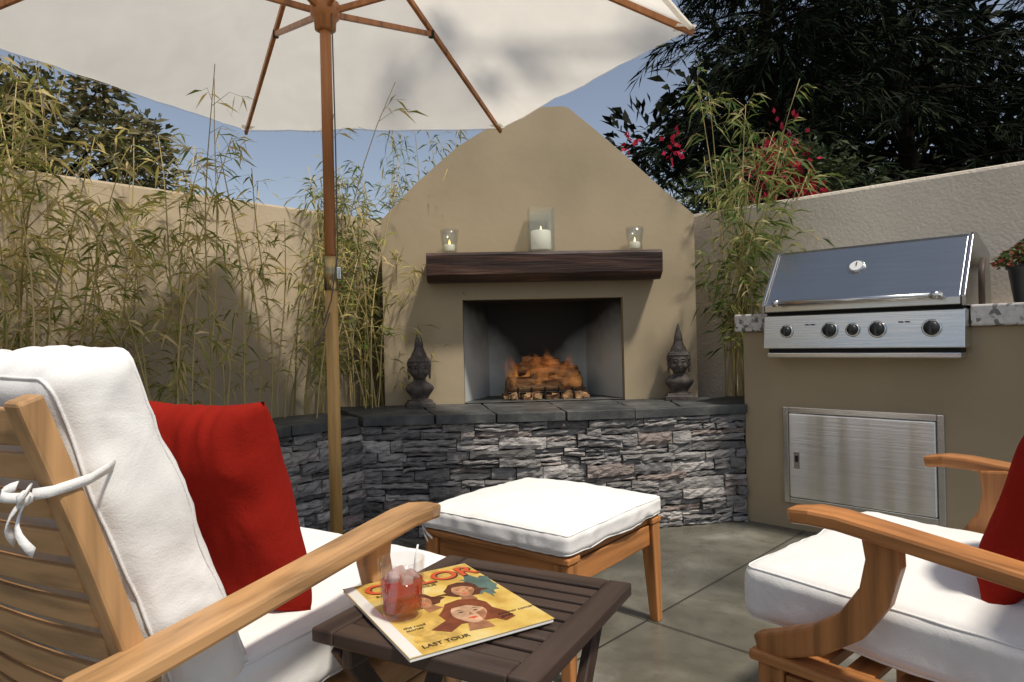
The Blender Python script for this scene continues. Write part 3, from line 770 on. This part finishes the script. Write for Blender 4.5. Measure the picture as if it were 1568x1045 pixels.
# ------------------------------------------------------------ side table
tb=empty('folding_side_table',(-.0575,1.0985,0),math.atan2(.336,.180)-math.pi/2)
h=.19; zt=.53
for s in (-1,1):
    box('frame_y_%d'%s,s*(h-.021)-.021,s*(h-.021)+.021,-h,h,zt-.022,zt,M_tdark[1],tb,bevel=.003)
    box('frame_x_%d'%s,-h+.043,h-.043,s*(h-.021)-.021,s*(h-.021)+.021,zt-.0225,zt-.0005,M_tdark[0],tb,bevel=.003)
    box('apron_%d'%s,s*(h-.05)-.009,s*(h-.05)+.009,-h+.02,h-.02,zt-.062,zt-.024,M_tdark[1],tb,bevel=.003)
for i in range(8):
    w_=.0285; g_=.0083; y=-h+.046+i*(w_+g_)
    box('slat_%d'%i,-h+.043,h-.043,y,y+w_,zt-.020,zt-.003,M_tdark[0],tb,bevel=.0025)
for s in (-1,1):
    for q in (-1,1):
        sweep_rect('leg_%d_%d'%(s,q),[(s*(h-.03-(.02 if q>0 else 0)),q*(h-.03),zt-.03),(s*(h-.03-(.02 if q>0 else 0)),-q*(h-.0),.0)],.018,.034,(1,0,0),M_tdark[2],tb,bevel=.003)
tube('stretcher',[(-h+.03,0,.26),(h-.03,0,.26)],.009,M_tdark[0],tb)

# magazine
mg=empty('magazine',(-.146,.898,zt+.001),math.radians(30.8))
MW,ML=.232,.30
def sheet(name,pts,z,mat): 
    return mesh(name,[(x,y,z) for x,y in pts],[tuple(range(len(pts)))],mat,mg)
M_cov=noise_mat('cover_yellow',[(.35,(.50,.30,.06)),(.5,(.68,.47,.12)),(.65,(.72,.58,.26))],scale=14,rough=.3,bump=0)
page=plain('paper_edge',(.75,.73,.68),.7)
box('pages',0,MW,0,ML,.0,.0055,page,mg,bevel=.001)
box('cover',-.001,MW+.001,-.001,ML+.001,.0056,.0064,M_cov,mg,bevel=0)
def blob(cx,cy,rx,ry,seed,n=36,amp=.18,fr=1.5):
    return [(cx+math.cos(a)*rx*(1+amp*noise.noise(Vector((math.cos(a)*fr+seed,math.sin(a)*fr,seed)))),cy+math.sin(a)*ry*(1+amp*noise.noise(Vector((math.cos(a)*fr,math.sin(a)*fr+seed,seed+3))))) for a in [2*math.pi*k/n for k in range(n)]]
def ink(n_,c): return noise_mat('ink_'+n_,[(.35,sc(c,.7)),(.65,sc(c,1.15))],scale=60,rough=.35,bump=0)
hair=ink('hair',(.10,.03,.014)); hair2=ink('auburn',(.20,.05,.018)); skin=ink('skin',(.50,.25,.13)); skin2=ink('skin_light',(.60,.36,.22)); shade=ink('skin_shade',(.34,.15,.075)); inkr=plain('ink_red',(.58,.09,.03),.35); inkb=plain('ink_black',(.03,.025,.02),.35); inkw=plain('ink_white',(.75,.73,.68),.35); inkt=ink('teal',(.10,.16,.14)); gold=ink('gold',(.62,.40,.10))
zc=.0066
sheet('print_spine',[(.0,.0),(.018,.0),(.018,.30),(.0,.30)],zc,inkw)
sheet('print_title_band',[(.02,.232),(.232,.240),(.232,.298),(.02,.298)],zc,gold)
sheet('print_swirl_1',blob(.06,.05,.035,.04,8,amp=.7,fr=3),zc+.00005,gold)
sheet('print_swirl_2',blob(.205,.19,.025,.05,9,amp=.7,fr=3),zc+.00005,inkt)
def face(i,cx,cy,s,tilt,hairm,sk,long_):
    ca,sa=math.cos(tilt),math.sin(tilt)
    def T(pts): return [(cx+s*(x*ca-y*sa),cy+s*(x*sa+y*ca)) for x,y in pts]
    z=zc+.0002+i*.0001
    hp=[(-.75,.55),(-.5,1.0),(0,1.2),(.5,1.05),(.8,.6),(.95,.1),(1.05,-.4*long_),(1.35,-.9*long_),(.95,-1.1*long_),(.6,-.8),(-.55,-.75),(-.95,-1.2*long_),(-1.4,-.8*long_),(-1.0,-.3*long_),(-.9,.2)]
    sheet('print_hair_%d'%i,T([(x*(1+.12*math.sin(k*2.3)),y) for k,(x,y) in enumerate(hp)]),z,hairm)
    sheet('print_neck_%d'%i,T([(-.25,-.6),(.25,-.6),(.42,-1.35),(-.42,-1.35)]),z+.00004,shade)
    fc=[(math.cos(a)*(.58 if math.sin(a)>-.2 else .58*(1-.35*(-math.sin(a)-.2))),math.sin(a)*.85) for a in [2*math.pi*k/28 for k in range(28)]]
    sheet('print_face_%d'%i,T(fc),z+.00008,sk)
    sheet('print_fringe_%d'%i,T([(-.62,.2),(-.45,.55),(.1,.62),(.62,.2),(.5,.85),(0,1.0),(-.5,.85)]),z+.00012,hairm)
    sheet('print_cheek_%d'%i,T([(.2,-.1),(.55,.1),(.5,-.35),(.25,-.7)]),z+.00011,shade)
    for q in (-1,1):
        sheet('print_brow_%d_%d'%(i,q),T([(q*.1,.24),(q*.26,.33),(q*.44,.24),(q*.26,.28)]),z+.00014,inkb)
        sheet('print_eye_%d_%d'%(i,q),T([(q*.12,.10),(q*.25,.16),(q*.38,.10),(q*.25,.05)]),z+.00014,inkb)
    sheet('print_nose_%d'%i,T([(-.08,-.20),(.10,-.20),(.04,.08)]),z+.00014,shade)
    sheet('print_lips_%d'%i,T([(-.2,-.42),(-.07,-.36),(.07,-.36),(.2,-.42),(0,-.54)]),z+.00014,inkr)
face(0,.085,.172,.034,.25,hair,skin,.5)
face(1,.168,.178,.033,-.2,hair,skin,.3)
face(2,.135,.090,.047,-.15,hair2,skin2,1.0)
def text(s,x,y,size,mat,z,name,bold=0):
    cu=bpy.data.curves.new(name,'FONT'); cu.body=s; cu.size=size; cu.extrude=.0001; cu.offset=bold
    o=bpy.data.objects.new(name,cu); scn.collection.objects.link(o); o.parent=mg; o.location=(x,y,z); cu.materials.append(mat); return o
text('COLOR',.027,.239,.060,inkb,zc+.0009,'print_title_shadow',.0016)
text('COLOR',.025,.241,.060,inkr,zc+.0012,'print_title',.0012)
text('ROCK & ROLL ISSUE',.034,.225,.012,inkb,zc+.0009,'print_line_1')
text('summer concert\nguide',.168,.055,.010,inkb,zc+.0009,'print_line_2')
text('the road\nstories',.026,.085,.010,inkb,zc+.0009,'print_line_3')
text('LAST TOUR',.026,.014,.014,inkb,zc+.0009,'print_line_4')

# drink glass
dg=empty('iced_drink_glass',(-.178,1.037,zt+.0085))
r0,r1,H=.031,.036,.088
lathe('glass',[(.001,0),(r0-.002,0),(r0,.003),(r0+.001,.012),(r1,H),(r1-.0022,H),(r0-.0015,.012),(.001,.010)],(0,0,0),thin_glass('drinking_glass',(.98,.98,.98),.25),dg,seg=40)
m,nt_,out=newmat('red_drink')
b=N(nt_,'ShaderNodeBsdfPrincipled',Roughness=.05); b.inputs['Specular IOR Level'].default_value=.15
tc=N(nt_,'ShaderNodeTexCoord'); sp=N(nt_,'ShaderNodeSeparateXYZ'); nt_.links.new(tc.outputs['Object'],sp.inputs[0])
mr=N(nt_,'ShaderNodeMapRange'); mr.inputs['From Max'].default_value=.07; nt_.links.new(sp.outputs['Z'],mr.inputs['Value'])
cc=ramp(nt_,mr.outputs[0],[(.1,(.55,.035,.006)),(.6,(.30,.003,.002)),(1,(.38,.006,.004))]); nt_.links.new(cc,b.inputs['Base Color'])
t=N(nt_,'ShaderNodeBsdfTransparent'); t.inputs['Color'].default_value=(1,.10,.04,1)
mx=N(nt_,'ShaderNodeMixShader',Fac=.45); nt_.links.new(b.outputs[0],mx.inputs[1]); nt_.links.new(t.outputs[0],mx.inputs[2]); nt_.links.new(mx.outputs[0],out.inputs['Surface'])
lathe('drink',[(.001,.0105),(r0-.0025,.0125),(r1-.0042,.056),(.001,.0565)],(0,0,0),m,dg,seg=40)
ice=plain('ice',(.80,.60,.57),.08); ice.node_tree.nodes['Principled BSDF'].inputs['Transmission Weight'].default_value=.6; ice.node_tree.nodes['Principled BSDF'].inputs['IOR'].default_value=1.2
for i,(x,y,z,rx,rz_) in enumerate(((-.012,-.010,.060,.3,.4),(.014,.004,.059,.7,1.1),(-.006,.015,.062,-.4,.2),(.010,-.017,.058,.2,2.0),(-.017,.004,.057,.9,.5))):
    s=.0085; o=box('ice_%d'%i,-s,s,-s,s,-s,s,ice,dg,bevel=.003); o.location=(x,y,z); o.rotation_euler=(rx,rx*.7,rz_)
tube('straw',[(.012,.008,.02),(.020,.010,.085),(.024,.012,.105)],.0016,plain('straw_white',(.8,.8,.78),.4),dg,seg=8)

# ------------------------------------------------------------ foliage
def leafq(V,F,p,d,L,W,droop=.25,rg=R):
    d=d.normalized(); s=d.cross(Vector((rg.uniform(-1,1),rg.uniform(-1,1),rg.uniform(-.2,1)))).normalized()*W*.5
    m_=p+d*L*.42; t=p+d*L+Vector((0,0,-droop*L)); b=len(V)
    V.extend([tuple(p),tuple(m_+s),tuple(t),tuple(m_-s)]); F.append((b,b+1,b+2,b+3))
M_cane=island_mat('bamboo_cane',[(0,(.28,.24,.08)),(.5,(.46,.36,.15)),(1,(.56,.43,.20))],rough=.4,transl=0)
M_bleaf=island_mat('bamboo_leaf',[(0,(.13,.18,.035)),(.25,(.26,.29,.06)),(.5,(.44,.38,.11)),(.75,(.60,.48,.19)),(1,(.74,.60,.32))],transl=.38)
M_bleafg=island_mat('bamboo_leaf_green',[(0,(.055,.105,.02)),(.5,(.14,.20,.042)),(.8,(.28,.28,.08)),(1,(.54,.45,.22))],transl=.35)
def bamboo(name, canes, leafmat, tw=(6,11), lv=(4,7), ll=(.06,.11), lwid=.0095, start=.22):
    CV,CF,LV,LF=[],[],[],[]
    for (bx,by,bz,h,lx,ly,r) in canes:
        n=max(8,int(h/.16)); pts=[];rad=[]; ph=R.uniform(0,6)
        for i in range(n+1):
            t=i/n; k=.012*math.sin(t*7+ph)
            pts.append(Vector((bx+lx*t**2.1+k,by+ly*t**2.1+k*.6,bz+h*t-.12*h*max(0,t-.75)**1.5*abs(lx+ly)*2))); rad.append(r*(1-.75*t)+.0006)
        tube_data(pts,rad,5,CV,CF)
        for q in range(R.randint(*tw)):
            t=start+(1-start)*R.random()**.8; f_=t*n; i=min(n-1,int(f_)); p=pts[i].lerp(pts[i+1],f_-i)
            a=R.uniform(0,2*math.pi); L_=R.uniform(.10,.34)*(1.15-t*.5); d=Vector((math.cos(a),math.sin(a),R.uniform(.3,1.5))).normalized()
            p1=p+d*L_*.6; p2=p1+(d+Vector((0,0,-.8))).normalized()*L_*.5
            tube_data([p,p1,p2],[.0014,.001,.0006],3,CV,CF)
            for z_ in range(R.randint(*lv)):
                u=R.random(); pp_=p.lerp(p1,u*2) if u<.5 else p1.lerp(p2,(u-.5)*2)
                dd=Vector((d.x+R.uniform(-.9,.9),d.y+R.uniform(-.9,.9),R.uniform(-.9,.45)))
                leafq(LV,LF,pp_,dd,R.uniform(*ll),lwid*R.uniform(.7,1.3))
    e=empty(name); mesh('canes',CV,CF,M_cane,e,smooth=True); mesh('leaves',LV,LF,leafmat,e)
    return e
def lwp(s,off): return (-2.115+.675*s+.738*off, 2.80+.738*s-.675*off)
canes=[]
for i in range(62):
    s_=R.uniform(-1.4,.75)
    x,y=lwp(s_,R.uniform(.06,.5)); h=R.uniform(1.0,1.6)+(.22 if s_<.1 else 0)
    canes.append((x,y,.40,h,R.uniform(-.25,.45),R.uniform(-.4,.2),R.uniform(.003,.0055)))
bamboo('bamboo_plant',canes,M_bleaf,tw=(11,16),lv=(4,8),start=.2,ll=(.06,.115),lwid=.011)
canes=[]
for i in range(34):
    x,y=lwp(R.uniform(.7,2.0),R.uniform(.1,.5)); h=R.uniform(.9,1.55)
    canes.append((x,y,.42,h,R.uniform(-.38,.42),R.uniform(-.35,.25),R.uniform(.004,.0065)))
for i in range(4):
    x,y=lwp(R.uniform(.2,1.5),R.uniform(.3,.55)); 
    canes.append((x,y,.42,R.uniform(1.6,1.7),R.uniform(.1,.5),R.uniform(-.55,-.2),.004))
bamboo('bamboo_plant',canes,M_bleaf,tw=(6,10),lv=(3,6))
canes=[]
for i in range(26):
    x=R.uniform(-1.12,-.80); y=R.uniform(3.75,4.15)
    canes.append((x,y,.42,R.uniform(1.0,1.6),R.uniform(-.15,.10),R.uniform(-.04,.2),.004))
for i in range(18):
    x=R.uniform(-.95,-.2); y=R.uniform(4.65,4.9)
    canes.append((x,y,.42,R.uniform(1.7,2.2),R.uniform(-.2,.35),R.uniform(-.1,.2),.004))
bamboo('bamboo_plant',canes,M_bleafg,tw=(11,16),lv=(4,8))
canes=[]
for i in range(17):
    x=R.uniform(1.26,1.40); y=R.uniform(3.85,4.05)
    canes.append((x,y,.35,R.uniform(1.1,2.1),R.uniform(-.30,.34),R.uniform(-.35,.1),.0045))
for i in range(4):
    canes.append((1.28,3.9,.35,R.uniform(1.2,1.5),R.uniform(-.1,.35),R.uniform(-.65,-.4),.0035))
bamboo('bamboo_plant',canes,M_bleafg,tw=(10,15),lv=(4,7),ll=(.07,.13),lwid=.013,start=.35)

V,F=[],[]
for i in range(600):
    a=R.uniform(0,6.28); r=R.uniform(0,.12); p=Vector((math.cos(a)*r,math.sin(a)*r,.165+R.uniform(0,.13)*(1-r/.16)))
    leafq(V,F,p,Vector((math.cos(a),math.sin(a),R.uniform(-.2,1))),R.uniform(.02,.04),.018)
mesh('leaves',V,F,island_mat('shrub_leaf',[(0,(.04,.07,.02)),(.75,(.10,.14,.04)),(.82,(.30,.06,.04)),(1,(.35,.1,.06))]),pp)

# conifers with long drooping needle fronds
M_bark=noise_mat('bark',[(.3,(.010,.008,.006)),(.7,(.028,.022,.016))],scale=12,stretch=(1,1,.3),rough=1,bump=.8,spec=.05)
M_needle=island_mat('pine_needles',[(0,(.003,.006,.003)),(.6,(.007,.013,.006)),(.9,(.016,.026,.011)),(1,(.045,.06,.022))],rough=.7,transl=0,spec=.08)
def pine(x,y,h,rad,z0,limbs,seed,nb=20):
    rr_=random.Random(seed)
    e=empty('pine_tree',(x,y,0)); TV,TF,LV,LF=[],[],[],[]
    tube_data([(0,0,-.02),(.10,.2,h*.3),(-.12,.25,h*.6),(0,.2,h)],[.15,.11,.07,.02],10,TV,TF)
    for i in range(limbs):
        t=(i+rr_.random())/limbs; z=z0+(h-z0)*t; a=rr_.uniform(0,6.283); L_=rad*(1-.55*t)*rr_.uniform(.6,1.1)
        d=Vector((math.cos(a),math.sin(a),0)); n=7; pts=[]
        for k in range(n+1):
            u=k/n; pts.append(Vector((0,.1,z))+d*L_*u+Vector((0,0,.35*L_*u-.55*L_*u*u)))
        tube_data(pts,[.018*(1-.85*k/n)+.003 for k in range(n+1)],5,TV,TF)
        for k in range(int(9+L_*6)):
            u=rr_.uniform(.05,1); f_=u*n; q=min(n-1,int(f_)); p=pts[q].lerp(pts[q+1],f_-q)
            sd_=(d*rr_.uniform(.3,1)+d.cross(Vector((0,0,1)))*rr_.uniform(-1,1)+Vector((0,0,rr_.uniform(-.6,.2)))).normalized(); l2=rr_.uniform(.3,.65)
            pm=p+sd_*l2*.55; p2=p+sd_*l2+Vector((0,0,-.28*l2)); tube_data([p,pm,p2],[.005,.003,.0015],3,TV,TF)
            for w_ in range(nb):
                v_=(w_+rr_.random())/nb
                pb=p.lerp(pm,v_*2) if v_<.5 else pm.lerp(p2,v_*2-1)
                nd=(sd_*rr_.uniform(.6,1.1)+Vector((rr_.uniform(-1,1),rr_.uniform(-1,1),rr_.uniform(-1.0,.35)))*.7).normalized()
                s=nd.cross(Vector((rr_.uniform(-1,1),rr_.uniform(-1,1),rr_.uniform(-1,1)))).normalized()*rr_.uniform(.005,.011); ll_=rr_.uniform(.12,.24)
                b=len(LV); m1=pb+nd*ll_*.5; t1=pb+nd*ll_+Vector((0,0,-.05*rr_.random()))
                LV.extend([tuple(pb),tuple(m1+s),tuple(t1),tuple(m1-s)]); LF.append((b,b+1,b+2,b+3))
    mesh('trunk',TV,TF,M_bark,e,smooth=True); mesh('needles',LV,LF,M_needle,e)
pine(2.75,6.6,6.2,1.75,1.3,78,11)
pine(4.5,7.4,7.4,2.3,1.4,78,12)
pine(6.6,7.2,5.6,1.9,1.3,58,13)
def leafy(name,x,y,z,rx,ry,rz,nl,mat,size,seed,nclump=26,cl=None):
    rr_=random.Random(seed); e=empty(name,(x,y,0)); V,F=[],[]; TV,TF=[],[]
    tube_data([(0,0,-.02),(.04,.02,z*.5),(0,0,z)],[.10,.08,.05],8,TV,TF)
    if cl is None:
        cl=[]
        for i in range(nclump):
            while True:
                q=Vector((rr_.uniform(-1,1),rr_.uniform(-1,1),rr_.uniform(-1,1)))
                if q.length<1: break
            c=Vector((q.x*rx,q.y*ry,z+q.z*rz)); cl.append((c,rr_.uniform(.22,.42)*min(rx,rz)))
    for c,r in cl:
        tube_data([(0,0,z*.6),tuple(c*.5+Vector((0,0,z*.4))),tuple(c)],[.03,.018,.006],5,TV,TF)
    for i in range(nl):
        c,r=rr_.choice(cl)
        g_=Vector((rr_.gauss(0,1),rr_.gauss(0,1),rr_.gauss(0,1))).normalized()*r*(rr_.random()**.4)*1.1
        p=c+g_; leafq(V,F,p,g_+Vector((rr_.uniform(-.3,.3),rr_.uniform(-.3,.3),.05)),size*rr_.uniform(.7,1.4),size*.4,rg=rr_)
    mesh('trunk',TV,TF,M_bark,e,smooth=True); mesh('leaves',V,F,mat,e); return e
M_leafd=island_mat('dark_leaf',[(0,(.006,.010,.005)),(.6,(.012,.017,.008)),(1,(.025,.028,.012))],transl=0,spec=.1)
M_leafb=island_mat('bougainvillea_leaf',[(0,(.02,.035,.012)),(.6,(.045,.065,.022)),(1,(.10,.11,.04))],transl=.2)
M_olive=island_mat('olive_leaf',[(0,(.05,.055,.02)),(.6,(.12,.11,.042)),(1,(.28,.21,.09))],transl=.2)
leafy('olive_tree',-3.95,5.4,2.5,1.25,1.2,.75,12000,M_olive,.085,21,nclump=40)
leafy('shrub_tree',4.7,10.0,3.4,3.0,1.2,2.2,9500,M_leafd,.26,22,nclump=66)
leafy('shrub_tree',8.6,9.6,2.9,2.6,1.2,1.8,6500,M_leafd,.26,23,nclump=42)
tgt=Vector((-.25,2.85,2.15))+S*1.5
cl=[(tgt+Vector((dx,dy,dz))-Vector((3.6,.4,0)),r) for dx,dy,dz,r in ((0,0,0,.10),(.22,.1,.1,.09),(-.2,.15,.05,.08),(.45,-.2,.15,.09),(.9,-.6,.2,.10))]
leafy('unseen_dapple_tree',3.6,.4,2.9,1,1,1,170,M_leafb,.09,41,cl=cl)  # unseen tree added between sun and umbrella to dapple the canopy with leaf shadow
bo=leafy('bougainvillea',1.9,4.75,1.75,.75,.35,.5,4500,M_leafb,.06,31,nclump=22)
V,F=[],[]
rr_=random.Random(5)
for c,r,n in ((Vector((-.08,-.3,2.12)),.11,180),(Vector((-.22,-.3,1.98)),.09,150),(Vector((.02,-.3,1.88)),.09,120),(Vector((-.75,-.1,2.25)),.05,30),(Vector((-1.05,-.1,2.3)),.04,16),(Vector((.1,-.3,1.8)),.08,60)):
    for i in range(n):
        g_=Vector((rr_.gauss(0,1)*.6,rr_.gauss(0,1)*.6,rr_.gauss(0,1))); p=c+g_*r
        leafq(V,F,p,g_+Vector((0,-.4,0)),rr_.uniform(.03,.05),.034,droop=.05,rg=rr_)
mesh('bracts',V,F,island_mat('magenta_bract',[(0,(.30,.008,.025)),(1,(.50,.02,.06))],transl=.3),bo)
